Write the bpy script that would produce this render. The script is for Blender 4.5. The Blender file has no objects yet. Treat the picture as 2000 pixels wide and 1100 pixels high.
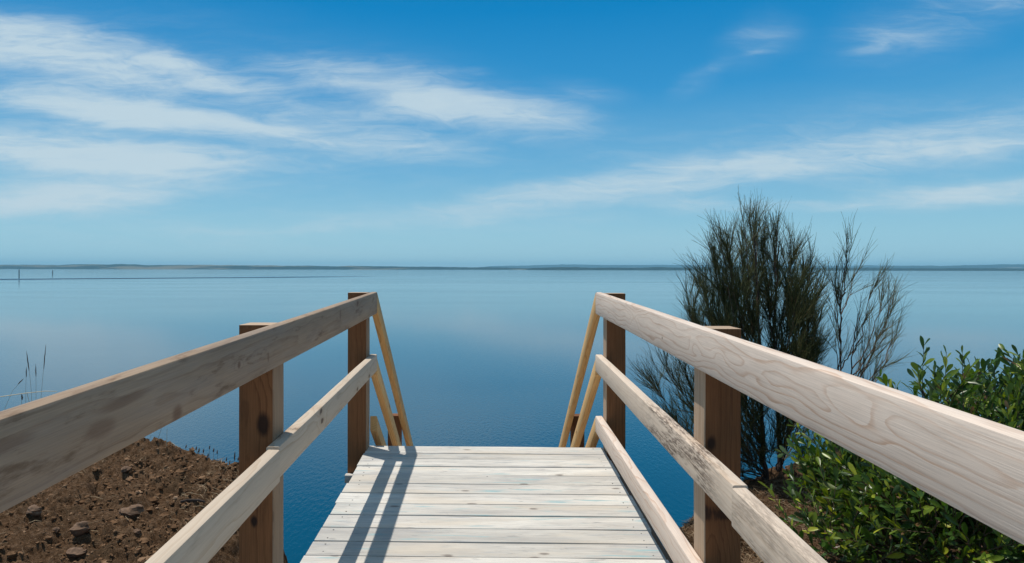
import bpy, math, random
import numpy as np
from mathutils import Vector

random.seed(7)
rng = np.random.default_rng(7)
S = bpy.context.scene
COL = S.collection
PI = math.pi

# ------------------------------------------------------------------ camera
H = 6.0                  # eye height above the water (water is z = 0)
F, CX, HY = 1333.0, 950.0, 525.5     # focal length (px of a 2000 px wide frame), axis of the walkway, horizon row
cam = bpy.data.objects.new('camera', bpy.data.cameras.new('camera'))
COL.objects.link(cam)
cam.location = (0, 0, H)
cam.rotation_euler = (PI / 2, -math.radians(0.10), 0)
cam.data.sensor_width = 36.0
cam.data.lens = 24.0
cam.data.shift_x = 50.0 / 2000.0
cam.data.shift_y = -24.5 / 2000.0
cam.data.clip_start = 0.05
cam.data.clip_end = 40000.0
S.camera = cam

# ------------------------------------------------------------------ sun, sky, exposure
SUN_DIR = Vector((-0.285, 0.21, 1.0)).normalized()       # towards the sun
SUN_EL = math.asin(SUN_DIR.z)
SUN_AZ = math.atan2(SUN_DIR.x, SUN_DIR.y)                # from +Y towards +X
sl = bpy.data.lights.new('sun', 'SUN')
sl.energy = 3.75
sl.angle = math.radians(0.53)
sl.color = (1.0, 0.945, 0.86)
sun = bpy.data.objects.new('sun', sl)
COL.objects.link(sun)
sun.rotation_euler = SUN_DIR.to_track_quat('Z', 'Y').to_euler()
sun.location = (-5, 4, 20)

S.view_settings.view_transform = 'Standard'
S.view_settings.look = 'None'
S.view_settings.exposure = 0.08
S.view_settings.gamma = 1.0
S.view_settings.use_curve_mapping = False
S.cycles.volume_bounces = 1
S.cycles.transparent_max_bounces = 16
S.cycles.max_bounces = 8


class NT:
    """small helper for building node trees"""
    def __init__(self, tree):
        self.t = tree
        tree.nodes.clear()

    def n(self, kind, **kw):
        nd = self.t.nodes.new(kind)
        for k, v in kw.items():
            setattr(nd, k, v)
        return nd

    def link(self, a, b):
        self.t.links.new(a, b)

    def put(self, sock, v):
        if isinstance(v, bpy.types.NodeSocket):
            self.t.links.new(v, sock)
        else:
            sock.default_value = v

    def m(self, op, a, b=None, c=None, clamp=False):
        nd = self.n('ShaderNodeMath', operation=op, use_clamp=clamp)
        self.put(nd.inputs[0], a)
        if b is not None: self.put(nd.inputs[1], b)
        if c is not None: self.put(nd.inputs[2], c)
        return nd.outputs[0]

    def v(self, op, a, b=None, scale=None):
        nd = self.n('ShaderNodeVectorMath', operation=op)
        self.put(nd.inputs[0], a)
        if b is not None: self.put(nd.inputs[1], b)
        if scale is not None: self.put(nd.inputs['Scale'], scale)
        return nd.outputs['Value'] if op in ('LENGTH', 'DOT_PRODUCT', 'DISTANCE') else nd.outputs[0]

    def noise(self, vec, scale=1.0, detail=4.0, rough=0.5, dist=0.0, color=False):
        nd = self.n('ShaderNodeTexNoise')
        self.put(nd.inputs['Vector'], vec)
        nd.inputs['Scale'].default_value = scale
        nd.inputs['Detail'].default_value = detail
        nd.inputs['Roughness'].default_value = rough
        nd.inputs['Distortion'].default_value = dist
        return nd.outputs['Color'] if color else nd.outputs[0]

    def rng(self, x, a, b, c=0.0, d=1.0, smooth=True):
        nd = self.n('ShaderNodeMapRange', interpolation_type='SMOOTHSTEP' if smooth else 'LINEAR')
        nd.clamp = True
        self.put(nd.inputs[0], x)
        self.put(nd.inputs[1], a); self.put(nd.inputs[2], b)
        self.put(nd.inputs[3], c); self.put(nd.inputs[4], d)
        return nd.outputs[0]

    def mix(self, fac, a, b, blend='MIX'):
        nd = self.n('ShaderNodeMix', data_type='RGBA', blend_type=blend)
        self.put(nd.inputs[0], fac)
        for i, q in ((6, a), (7, b)):
            if isinstance(q, tuple): q = (*q[:3], 1.0)
            self.put(nd.inputs[i], q)
        return nd.outputs[2]

    def comb(self, x, y, z):
        nd = self.n('ShaderNodeCombineXYZ')
        self.put(nd.inputs[0], x); self.put(nd.inputs[1], y); self.put(nd.inputs[2], z)
        return nd.outputs[0]

    def sep(self, v):
        nd = self.n('ShaderNodeSeparateXYZ')
        self.put(nd.inputs[0], v)
        return nd.outputs

    def mapping(self, vec, loc=(0, 0, 0), rot=(0, 0, 0), scale=(1, 1, 1), kind='POINT'):
        nd = self.n('ShaderNodeMapping', vector_type=kind)
        self.put(nd.inputs[0], vec)
        nd.inputs[1].default_value = loc
        nd.inputs[2].default_value = rot
        nd.inputs[3].default_value = scale
        return nd.outputs[0]

    def ramp(self, fac, stops):
        nd = self.n('ShaderNodeValToRGB')
        self.put(nd.inputs[0], fac)
        e = nd.color_ramp.elements
        while len(e) < len(stops): e.new(0.5)
        for i, (p, c) in enumerate(stops):
            e[i].position = p
            e[i].color = (*c, 1.0)
        return nd.outputs[0]


world = bpy.data.worlds.new('World')
S.world = world
world.use_nodes = True
w = NT(world.node_tree)
sky = w.n('ShaderNodeTexSky', sky_type='NISHITA')
sky.sun_disc = False
sky.sun_elevation = SUN_EL
sky.sun_rotation = SUN_AZ
sky.altitude = 0.0
sky.air_density = 1.0
sky.dust_density = 0.35
sky.ozone_density = 3.0
hs = w.n('ShaderNodeHueSaturation')
hs.inputs['Hue'].default_value = 0.482
hs.inputs['Saturation'].default_value = 1.35
hs.inputs['Value'].default_value = 1.0
w.link(sky.outputs[0], hs.inputs['Color'])
# high cirrus, laid out by direction on the sky: u = x/y, v = z/y of the view direction
tc = w.n('ShaderNodeTexCoord')
dx, dy, dz = w.sep(tc.outputs['Generated'])
ysafe = w.m('MAXIMUM', dy, 0.08)
u = w.m('DIVIDE', dx, ysafe)
vv = w.m('DIVIDE', dz, ysafe)
uv = w.comb(u, vv, 0.0)
# clear air: the deep, clean blue of this sky over a pale horizon
elev = w.m('DIVIDE', dz, w.m('SQRT', w.m('ADD', w.m('MULTIPLY', dx, dx), w.m('MULTIPLY', dy, dy))))
air = w.ramp(w.m('MULTIPLY', elev, 1.0, clamp=True), [(0.0, (.355, .605, .710)), (0.05, (.290, .560, .695)), (0.14, (.130, .405, .650)),
             (0.26, (.030, .275, .585)), (0.38, (.0, .208, .512)), (0.9, (.035, .095, .185))])  # last stop, overhead and out of view, dulled for the ambient fill
base = w.mix(0.94, hs.outputs[0], w.v('SCALE', air, scale=10.0))
warp = w.v('SUBTRACT', w.noise(w.mapping(uv, scale=(3.0, 8.0, 1)), 1.0, 4, 0.55, color=True), (0.5, 0.5, 0.5))
uvw = w.v('ADD', uv, w.v('MULTIPLY', warp, (0.16, 0.05, 0)))
nA = w.noise(w.mapping(uvw, rot=(0, 0, math.radians(9)), scale=(2.2, 17, 1)), 1.0, 7, 0.62, 0.35)
nB = w.noise(w.mapping(uvw, loc=(3, 7, 0), rot=(0, 0, math.radians(-10)), scale=(2.2, 17, 1)), 1.0, 7, 0.62, 0.35)
nF = w.noise(w.mapping(uvw, loc=(9, 2, 0), rot=(0, 0, math.radians(14)), scale=(11, 55, 1)), 1.0, 8, 0.68, 1.2)
side = w.rng(u, -0.25, 0.25)
streak = w.m('ADD', w.m('MULTIPLY', nA, w.m('SUBTRACT', 1.0, side)), w.m('MULTIPLY', nB, side))
BLOBS = [  # centre px, half length, half width, tilt (deg, clockwise), strength
    (110, 100, 500, 88, 10, .92), (430, 145, 260, 50, 20, .52), (40, 60, 300, 80, 5, .25),
    (250, 222, 430, 46, 9, .95), (520, 255, 150, 22, 8, .30),
    (150, 308, 480, 52, 4, .82), (120, 392, 480, 46, -4, .88), (60, 345, 430, 110, 0, .34), (300, 330, 260, 24, 2, .3),
    (850, 190, 440, 72, 11, .62), (1010, 218, 200, 50, 9, .18), (700, 165, 320, 45, 14, .25), (780, 290, 320, 44, 3, .40), (640, 240, 300, 60, 5, .18),
    (960, 400, 460, 44, -8, .60), (1420, 335, 640, 70, -10, .58), (1880, 285, 460, 74, -6, .60),
    (1890, 377, 390, 38, -4, 1.0), (1480, 404, 280, 22, 1, .75), (560, 447, 280, 13, -1, .22),
    (1840, 30, 300, 100, -16, .42), (1490, 70, 140, 76, -24, .28), (1690, 88, 60, 14, -8, .30), (1490, 98, 50, 9, -8, .25),
    (1370, 152, 100, 36, -28, .30), (1130, 175, 130, 40, 5, .30), (930, 145, 50, 12, 0, .15),
    (250, 260, 1000, 340, 6, .40), (850, 230, 700, 150, 10, .18), (1650, 300, 900, 190, -8, .30), (950, 470, 1600, 60, 0, .10),
]
acc = 0.0
for (px, py, L, Wd, ang, st) in BLOBS:
    loc = ((px - CX) / F, (HY - py) / F, 0)
    q = w.mapping(uvw, loc=loc, rot=(0, 0, -math.radians(ang)), scale=(L / F, Wd / F, 1), kind='TEXTURE')
    acc = w.m('MULTIPLY_ADD', w.rng(w.v('LENGTH', q), 1.0, 0.12), st, acc)
tex = w.rng(streak, 0.32, 0.62, 0.30, 1.25, smooth=False)
tex = w.m('MULTIPLY', tex, w.rng(nF, 0.28, 0.72, 0.62, 1.28, smooth=False))
gate = w.m('MULTIPLY', acc, 3.0, clamp=True)
fibre = w.m('ADD', w.m('MULTIPLY', w.m('SUBTRACT', streak, 0.5), 2.1), w.m('MULTIPLY', w.m('SUBTRACT', nF, 0.5), 1.0))
soft = w.m('MULTIPLY', acc, tex, clamp=True)
cl = w.rng(w.m('ADD', acc, w.m('MULTIPLY', fibre, gate)), 0.08, 1.65)
cl = w.m('ADD', w.m('MULTIPLY', cl, 0.60), w.m('MULTIPLY', soft, 0.44), clamp=True)
cl = w.m('MULTIPLY', cl, w.rng(dy, 0.05, 0.25))
cl = w.m('MULTIPLY', cl, 0.92)
dirn = w.noise(w.mapping(tc.outputs['Generated'], scale=(2, 2, 7)), 1.5, 6, 0.6)
back = w.m('MULTIPLY', w.rng(dirn, 0.32, 0.70, 0.08, 0.48), w.rng(w.m('SUBTRACT', dy, w.m('MULTIPLY', dz, 0.9)), 0.30, -0.25))  # unseen cloud veil behind the camera, added to whiten the fill light
cl = w.m('MAXIMUM', cl, back)
skycol = w.mix(cl, base, (5.3, 6.55, 7.25))
bg = w.n('ShaderNodeBackground')
w.link(skycol, bg.inputs[0])
bg.inputs[1].default_value = 0.10
wo = w.n('ShaderNodeOutputWorld')
w.link(bg.outputs[0], wo.inputs[0])


# ------------------------------------------------------------------ object helpers
def P(px, py, y):
    """the point at distance y that the photograph shows at (px, py)"""
    return ((px - CX) / F * y, y, H - (py - HY) / F * y)


def tag(o, label=None, cat=None, group=None, kind=None):
    if label: o['label'] = label
    if cat: o['category'] = cat
    if group: o['group'] = group
    if kind: o['kind'] = kind
    return o


def thing(name, loc, label, cat, group=None):
    o = bpy.data.objects.new(name, None)
    COL.objects.link(o)
    o.location = loc
    o.empty_display_size = 0.2
    return tag(o, label, cat, group)


class MB:
    """collects geometry for one mesh; 'wood' = grain coordinates (along, across, thick), 'rnd' = per piece random"""
    def __init__(self):
        self.v, self.f, self.w, self.r, self.mi = [], [], [], [], []

    def board(self, p0, p1, hgt, thk, bev=0.006, n=16, bow=0.0015, mat=0, a=(1, 0, 0), b=(0, 0, 1), side_mat=None, r=None, off=None, cap=None):
        p0, p1 = Vector(p0), Vector(p1)
        a, b = Vector(a), Vector(b)
        r = random.random() if r is None else r
        off = random.uniform(0, 40) if off is None else off
        L = (p1 - p0).length
        hw, hh = thk / 2, hgt / 2
        sec = []
        for cx, cy, a0 in ((hw - bev, hh - bev, 0), (-hw + bev, hh - bev, 90), (-hw + bev, -hh + bev, 180), (hw - bev, -hh + bev, 270)):
            for k in range(3):
                t = math.radians(a0 + 45 * k)
                sec.append((cx + bev * math.cos(t), cy + bev * math.sin(t)))
        m = len(sec)
        base = len(self.v)
        ph1, ph2, ph3 = (random.uniform(0, 6.28) for _ in range(3))
        for i in range(n + 1):
            t = i / n
            c = p0.lerp(p1, t)
            e = math.sin(PI * t)
            ox = bow * e * math.sin(t * 5 + ph1)
            oz = bow * e * math.sin(t * 4 + ph2)
            for (sx, sy) in sec:
                wob = 1 + 0.006 * math.sin(t * 23 + ph3 + sx * 90 + sy * 60)
                q = c + a * (sx * wob + ox) + b * (sy * wob + oz)
                self.v.append(q[:]); self.w.append((off + t * L, sy, sx)); self.r.append(r)
        for i in range(n):
            for j in range(m):
                k = (j + 1) % m
                self.f.append((base + i * m + j, base + i * m + k, base + (i + 1) * m + k, base + (i + 1) * m + j))
                self.mi.append(side_mat(sec[j], sec[k]) if side_mat else mat)
        self.f.append(tuple(base + j for j in reversed(range(m)))); self.mi.append(mat)
        self.f.append(tuple(base + n * m + j for j in range(m))); self.mi.append(mat if cap is None else cap)

    def tube(self, pts, radii, sides=4, r=None, cap=True, mat=0):
        r = random.random() if r is None else r
        base = len(self.v)
        pts = [Vector(p) for p in pts]
        n = len(pts)
        along = 0.0
        for i, p in enumerate(pts):
            d = (pts[min(i + 1, n - 1)] - pts[max(i - 1, 0)])
            if d.length < 1e-9: d = Vector((0, 0, 1))
            d.normalize()
            x = d.cross(Vector((0.31, 0.95, 0.05))); x.normalize()
            y = d.cross(x)
            if i: along += (p - pts[i - 1]).length
            for k in range(sides):
                t = 2 * PI * k / sides
                q = p + (x * math.cos(t) + y * math.sin(t)) * radii[i]
                self.v.append(q[:]); self.w.append((along, math.cos(t) * radii[i], math.sin(t) * radii[i])); self.r.append(r)
        for i in range(n - 1):
            for k in range(sides):
                k2 = (k + 1) % sides
                self.f.append((base + i * sides + k, base + i * sides + k2, base + (i + 1) * sides + k2, base + (i + 1) * sides + k))
                self.mi.append(mat)
        if cap:
            self.f.append(tuple(base + (n - 1) * sides + k for k in range(sides))); self.mi.append(mat)
            self.f.append(tuple(base + k for k in reversed(range(sides)))); self.mi.append(mat)

    def raw(self, verts, faces, r=0.5, mat=0, w=None):
        base = len(self.v)
        self.v += [tuple(p) for p in verts]
        self.w += w if w else [tuple(p) for p in verts]
        self.r += [r] * len(verts)
        self.f += [tuple(base + i for i in f) for f in faces]
        self.mi += [mat] * len(faces)

    def build(self, name, mats, parent=None, smooth=True, sharp=40, origin=None):
        if not isinstance(mats, (list, tuple)): mats = [mats]
        V = np.array(self.v, dtype=np.float64).reshape(-1, 3)
        o_w = np.zeros(3)
        if parent is not None: o_w = np.array(parent.matrix_world.translation if parent.parent else parent.location)
        if parent is not None and parent.parent: o_w = np.array(parent['_o'])
        if origin is not None: o_w = np.array(origin)
        me = bpy.data.meshes.new(name)
        me.from_pydata((V - o_w).tolist(), [], self.f)
        at = me.attributes.new('wood', 'FLOAT_VECTOR', 'POINT')
        at.data.foreach_set('vector', np.array(self.w, dtype=np.float32).ravel())
        at = me.attributes.new('rnd', 'FLOAT', 'POINT')
        at.data.foreach_set('value', np.array(self.r, dtype=np.float32))
        for m in mats: me.materials.append(m)
        me.polygons.foreach_set('material_index', np.array(self.mi, dtype=np.int32))
        if smooth:
            me.polygons.foreach_set('use_smooth', np.ones(len(me.polygons), dtype=bool))
            if sharp: me.set_sharp_from_angle(angle=math.radians(sharp))
        me.update()
        o = bpy.data.objects.new(name, me)
        COL.objects.link(o)
        if parent is not None:
            o.parent = parent
        if origin is not None:
            o.location = origin
        return o


def new_mat(name):
    m = bpy.data.materials.new(name)
    m.use_nodes = True
    t = NT(m.node_tree)
    out = t.n('ShaderNodeOutputMaterial')
    bs = t.n('ShaderNodeBsdfPrincipled')
    t.link(bs.outputs[0], out.inputs[0])
    return m, t, bs, out


def bump(t, bs, h, strength, dist=0.002):
    b = t.n('ShaderNodeBump')
    b.inputs['Strength'].default_value = strength
    b.inputs['Distance'].default_value = dist
    t.link(h, b.inputs['Height'])
    t.link(b.outputs[0], bs.inputs['Normal'])


# ------------------------------------------------------------------ materials
def wood(name, pale, ring, ringc=0.5, freq=90, t0=0.035, wob=0.03, knots=0.7, kscale=2.4, knotcol=(0.10, 0.055, 0.035),
         dirt=0.3, dirtcol=(0.10, 0.085, 0.075), teal=0.0, patch=None, rough=0.75, vary=0.12, fib=0.12, grey=0.0, swirls=(), spots=(), spot_axis='W'):
    m, t, bs, out = new_mat(name)
    at = t.n('ShaderNodeAttribute', attribute_name='wood').outputs['Vector']
    rd = t.n('ShaderNodeAttribute', attribute_name='rnd').outputs['Fac']
    L, W, T = t.sep(at)
    shift = t.m('MULTIPLY', t.m('SUBTRACT', rd, 0.5), 0.10)
    wv = t.v('SUBTRACT', t.noise(t.mapping(at, scale=(2.2, 9, 9)), 1.0, 2, 0.5, color=True), (0.5, 0.5, 0.5))
    wx, wy, wz = t.sep(wv)
    ww = t.m('ADD', t.m('ADD', W, shift), t.m('MULTIPLY', wx, wob * 2))
    tt = t.m('ADD', t.m('ADD', T, t0), t.m('MULTIPLY', wy, wob * 1.4))
    r = t.m('SQRT', t.m('ADD', t.m('MULTIPLY', ww, ww), t.m('MULTIPLY', tt, tt)))
    # knots
    kv = t.n('ShaderNodeTexVoronoi', feature='F1', voronoi_dimensions='2D')
    t.put(kv.inputs['Vector'], t.comb(t.m('MULTIPLY', L, kscale), t.m('MULTIPLY', t.m('ADD', W, t.m('MULTIPLY', rd, 3.0)), kscale * 2.3), 0.0))
    kv.inputs['Scale'].default_value = 1.0
    kd = t.m('ADD', kv.outputs['Distance'], t.m('MULTIPLY', t.m('SUBTRACT', t.noise(t.mapping(at, scale=(22, 90, 90)), 1.0, 3, 0.6), 0.5), 0.10))
    kc = t.sep(kv.outputs['Color'])[0]
    kon = t.m('GREATER_THAN', kc, 1.0 - knots)
    flow = t.m('MULTIPLY', t.rng(kd, 0.36, 0.0), t.m('MULTIPLY', kon, 0.022))
    r = t.m('ADD', r, flow)
    r = t.m('ADD', r, t.m('MULTIPLY', t.m('SUBTRACT', t.noise(t.mapping(at, scale=(11, 110, 110)), 1.0, 4, 0.6), 0.5), 0.007))
    def blob(q0, q1, a0, a1):
        e0 = t.m('DIVIDE', t.m('SUBTRACT', L, q0), a0)
        e1 = t.m('DIVIDE', t.m('SUBTRACT', W if spot_axis == 'W' else T, q1), a1)
        return t.m('SQRT', t.m('ADD', t.m('MULTIPLY', e0, e0), t.m('MULTIPLY', e1, e1)))
    for (q0, q1, a0, a1, st) in swirls:                # the grain flows round these
        r = t.m('ADD', r, t.rng(t.m('ADD', blob(q0, q1, a0, a1), t.m('MULTIPLY', wz, 0.9)), 1.6, 0.0, 0.0, st))
    fr = t.m('FRACT', t.m('MULTIPLY', r, freq))
    rg = t.m('MULTIPLY', t.m('ADD', t.m('MULTIPLY', t.rng(fr, 0.62, 0.92), 0.75), t.m('MULTIPLY', fr, 0.25)), t.rng(fr, 1.0, 0.93))
    rvar = t.noise(t.mapping(at, scale=(1.6, 14, 14)), 1.0, 3, 0.5)
    rg = t.m('MULTIPLY', rg, t.rng(rvar, 0.3, 0.7, 0.35, 1.0))
    col = t.mix(t.m('MULTIPLY', rg, ringc), pale, ring)
    fibn = t.noise(t.mapping(at, scale=(7, 380, 380)), 1.0, 4, 0.6)
    col = t.mix(1.0, col, t.ramp(fibn, [(0.25, (1 - fib,) * 3), (0.7, (1 + fib * 0.4,) * 3)]), 'MULTIPLY')
    big = t.noise(t.mapping(at, loc=(5, 1, 3), scale=(1.2, 9, 9)), 1.0, 4, 0.6)
    col = t.mix(1.0, col, t.ramp(big, [(0.3, (1 - vary, 1 - vary, 1 - vary * 0.9)), (0.7, (1 + vary * .4,) * 3)]), 'MULTIPLY')
    pv = t.rng(rd, 0.0, 1.0, 1 - vary, 1 + vary * 0.5, smooth=False)
    col = t.mix(1.0, col, t.comb(pv, pv, pv), 'MULTIPLY')
    if grey:
        gn = t.noise(t.mapping(at, loc=(2, 5, 1), scale=(2.2, 16, 16)), 1.0, 5, 0.62)
        col = t.mix(t.m('MULTIPLY', t.rng(gn, 0.42, 0.66), grey), col, (0.27, 0.255, 0.245))
    if teal:
        tn = t.noise(t.mapping(at, loc=(8, 3, 2), scale=(3.2, 26, 26)), 1.0, 4, 0.55)
        col = t.mix(t.m('MULTIPLY', t.rng(tn, 0.58, 0.74), teal), col, (0.26, 0.44, 0.46))
        tn2 = t.noise(t.mapping(at, loc=(1, 9, 4), scale=(5.0, 40, 40)), 1.0, 3, 0.5)
        col = t.mix(t.m('MULTIPLY', t.rng(tn2, 0.58, 0.74), 0.6), col, (0.33, 0.35, 0.37))
        tn3 = t.noise(t.mapping(at, loc=(7, 1, 6), scale=(6.5, 70, 70)), 1.0, 5, 0.66, 0.8)
        col = t.mix(t.m('MULTIPLY', t.rng(tn3, 0.575, 0.70), 0.75), col, (0.20, 0.20, 0.205))
        tn4 = t.noise(t.mapping(at, loc=(3, 6, 1), scale=(1.1, 8, 8)), 1.0, 3, 0.5)
        col = t.mix(t.m('MULTIPLY', t.rng(tn4, 0.52, 0.70), 0.45), col, (0.62, 0.52, 0.40))
    dn = t.noise(t.mapping(at, loc=(4, 4, 4), scale=(4.5, 22, 22)), 1.0, 6, 0.68)
    dm = t.m('MULTIPLY', t.rng(dn, 0.54, 0.72), dirt)
    if patch:
        pm = 0.0
        for (l0, half, st) in patch:
            pm = t.m('MAXIMUM', pm, t.m('MULTIPLY', t.rng(t.m('ABSOLUTE', t.m('SUBTRACT', L, l0)), half, half * 0.45), st))
        pn = t.noise(t.mapping(at, loc=(6, 2, 8), scale=(18, 150, 150)), 1.0, 8, 0.78)
        pl = t.noise(t.mapping(at, loc=(3, 2, 8), scale=(5, 18, 18)), 1.0, 3, 0.5)
        dm = t.m('MAXIMUM', dm, t.m('MULTIPLY', t.m('MULTIPLY', t.rng(pn, 0.40, 0.58), t.rng(pl, 0.36, 0.54)), pm))
    col = t.mix(dm, col, dirtcol)
    kcen = t.m('MULTIPLY', t.rng(kd, 0.085, 0.035), kon)
    halo = t.m('MULTIPLY', t.rng(kd, 0.20, 0.06), t.m('MULTIPLY', kon, 0.35))
    col = t.mix(halo, col, ring)
    col = t.mix(t.m('MULTIPLY', kcen, 0.85), col, knotcol)
    for (q0, q1, a0, a1, st) in spots:                 # single knots and stains
        bd = t.m('ADD', blob(q0, q1, a0, a1), t.m('MULTIPLY', t.m('SUBTRACT', dn, 0.5), 1.3))
        col = t.mix(t.m('MULTIPLY', t.rng(bd, 1.25, 0.45), st), col, knotcol)
    t.link(col, bs.inputs['Base Color'])
    bs.inputs['Roughness'].default_value = rough
    bs.inputs['Specular IOR Level'].default_value = 0.25
    hgt = t.m('ADD', t.m('MULTIPLY', fibn, 0.7), t.m('MULTIPLY', rg, 0.10))
    bump(t, bs, hgt, 0.35, 0.0015)
    return m


M_DECK = wood('bleached deck pine', (0.69, 0.655, 0.59), (0.57, 0.505, 0.425), 0.5, 70, knots=0.34, kscale=2.7, knotcol=(0.20, 0.17, 0.15),
              dirt=0.35, dirtcol=(0.25, 0.25, 0.25), teal=0.8, vary=0.20, fib=0.2, grey=0.30)
M_RAIL_R = wood('pale dressed pine', (0.765, 0.64, 0.54), (0.55, 0.35, 0.235), 0.8, 46, t0=0.022, wob=0.055, knots=0.22, kscale=1.1,
                knotcol=(0.22, 0.13, 0.09), dirt=0.12, vary=0.09, fib=0.2,
                swirls=[(12.54, .018, .11, .030, .050), (13.55, .004, .07, .022, .036), (13.30, .012, .06, .02, .032), (13.05, .0, .10, .018, .034), (12.0, -.01, .22, .03, .03), (14.5, .0, .08, .03, .03)],
                spots=[(13.98, -.02, .008, .006, .8)])
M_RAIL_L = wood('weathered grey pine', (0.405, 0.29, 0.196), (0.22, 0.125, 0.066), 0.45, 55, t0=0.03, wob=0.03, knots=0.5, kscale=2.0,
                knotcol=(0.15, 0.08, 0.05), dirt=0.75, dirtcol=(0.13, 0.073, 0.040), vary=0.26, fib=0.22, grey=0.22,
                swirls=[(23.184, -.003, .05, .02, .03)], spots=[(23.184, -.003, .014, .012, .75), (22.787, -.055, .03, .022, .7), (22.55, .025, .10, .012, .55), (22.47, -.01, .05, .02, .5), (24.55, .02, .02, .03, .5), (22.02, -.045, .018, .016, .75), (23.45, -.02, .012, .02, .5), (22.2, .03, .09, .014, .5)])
M_MID_R = wood('mould stained pine', (0.70, 0.58, 0.465), (0.50, 0.35, 0.235), 0.5, 60, knots=0.3, kscale=2.0, dirt=0.15,
               dirtcol=(0.105, 0.07, 0.052), vary=0.08, patch=[(50.62, 0.62, 0.92), (55.2, 0.75, 0.45)])
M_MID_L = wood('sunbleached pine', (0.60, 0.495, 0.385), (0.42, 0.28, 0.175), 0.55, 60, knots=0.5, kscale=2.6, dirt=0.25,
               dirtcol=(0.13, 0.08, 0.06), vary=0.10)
M_POST = wood('rough brown hardwood', (0.255, 0.105, 0.042), (0.125, 0.047, 0.018), 0.7, 70, t0=0.04, wob=0.012, knots=0.55, kscale=2.2,
              knotcol=(0.028, 0.014, 0.010), dirt=0.3, dirtcol=(0.07, 0.035, 0.022), vary=0.22, fib=0.3, rough=0.85, spot_axis='T',
              spots=[(99.644, .026, .045, .026, .9), (99.296, -.007, .022, .013, .95), (199.60, -.04, .03, .018, .9)])
M_POST_PALE = wood('pale post face', (0.53, 0.385, 0.265), (0.34, 0.20, 0.115), 0.6, 70, t0=0.04, wob=0.012, knots=0.4, kscale=2.0,
                   dirt=0.2, dirtcol=(0.20, 0.12, 0.08), vary=0.12, fib=0.2)  # paler tone for the right posts' inner faces and all post tops
M_POST_SHADE = wood('shade-toned post face', (0.33, 0.225, 0.145), (0.22, 0.13, 0.075), 0.6, 70, t0=0.04, wob=0.012, knots=0.4, kscale=2.0,
                   dirt=0.2, dirtcol=(0.14, 0.08, 0.05), vary=0.12, fib=0.2)  # same timber as the pale face, darkened to paint in the left-side shade
M_YELLOW = wood('fresh yellow pine', (0.80, 0.50, 0.215), (0.50, 0.25, 0.085), 0.7, 75, t0=0.03, wob=0.02, knots=0.75, kscale=2.8,
                knotcol=(0.13, 0.05, 0.02), dirt=0.15, dirtcol=(0.25, 0.11, 0.04), vary=0.12)
M_JOIST = wood('dark bearer timber', (0.20, 0.14, 0.10), (0.12, 0.075, 0.05), 0.5, 70, knots=0.4, dirt=0.4, vary=0.15)


def simple(name, col, rough=0.8, var=0.25, scale=40.0, spec=0.3, bmp=0.0):
    m, t, bs, out = new_mat(name)
    tcx = t.n('ShaderNodeTexCoord').outputs['Object']
    n = t.noise(tcx, scale, 5, 0.6)
    c = t.mix(1.0, (*col, 1), t.ramp(n, [(0.3, (1 - var,) * 3), (0.7, (1 + var,) * 3)]), 'MULTIPLY')
    t.link(c, bs.inputs['Base Color'])
    bs.inputs['Roughness'].default_value = rough
    bs.inputs['Specular IOR Level'].default_value = spec
    if bmp: bump(t, bs, n, bmp, 0.01)
    return m


M_SCREW = simple('screw heads', (0.10, 0.09, 0.085), 0.5)
M_STALK = simple('dry stalk', (0.38, 0.30, 0.20), 0.8)
M_STRAW = simple('pale straw', (0.60, 0.53, 0.38), 0.8)
M_SEED = simple('dark seed head', (0.15, 0.10, 0.08), 0.9, 0.4, 120)
M_TRUNK = simple('she-oak bark', (0.055, 0.042, 0.036), 0.9, 0.4, 60, 0.2, 0.5)
M_TWIG = simple('reddish twig bark', (0.10, 0.062, 0.045), 0.85, 0.3, 60)
M_STEM = simple('shrub stem bark', (0.12, 0.085, 0.055), 0.85, 0.3, 60)
M_MARK = simple('marker pole timber', (0.22, 0.21, 0.21), 0.8)


def rnd_mat(name, stops, rough=0.5, spec=0.5, trans=0.0, transcol=None, backside=None, noise=0.2):
    m, t, bs, out = new_mat(name)
    rd = t.n('ShaderNodeAttribute', attribute_name='rnd').outputs['Fac']
    col = t.ramp(rd, stops)
    tcx = t.n('ShaderNodeTexCoord').outputs['Object']
    nz = t.noise(tcx, 55, 4, 0.6)
    col = t.mix(1.0, col, t.ramp(nz, [(0.3, (1 - noise,) * 3), (0.7, (1 + noise,) * 3)]), 'MULTIPLY')
    if backside:
        g = t.n('ShaderNodeNewGeometry').outputs['Backfacing']
        col = t.mix(t.m('MULTIPLY', g, 0.7), col, backside)
    t.link(col, bs.inputs['Base Color'])
    bs.inputs['Roughness'].default_value = rough
    bs.inputs['Specular IOR Level'].default_value = spec
    if trans:
        tr = t.n('ShaderNodeBsdfTranslucent')
        t.link(t.mix(1.0, col, (*transcol, 1), 'MULTIPLY'), tr.inputs[0])
        mx = t.n('ShaderNodeMixShader')
        mx.inputs[0].default_value = trans
        t.link(bs.outputs[0], mx.inputs[1]); t.link(tr.outputs[0], mx.inputs[2])
        t.link(mx.outputs[0], out.inputs[0])
    return m


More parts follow.
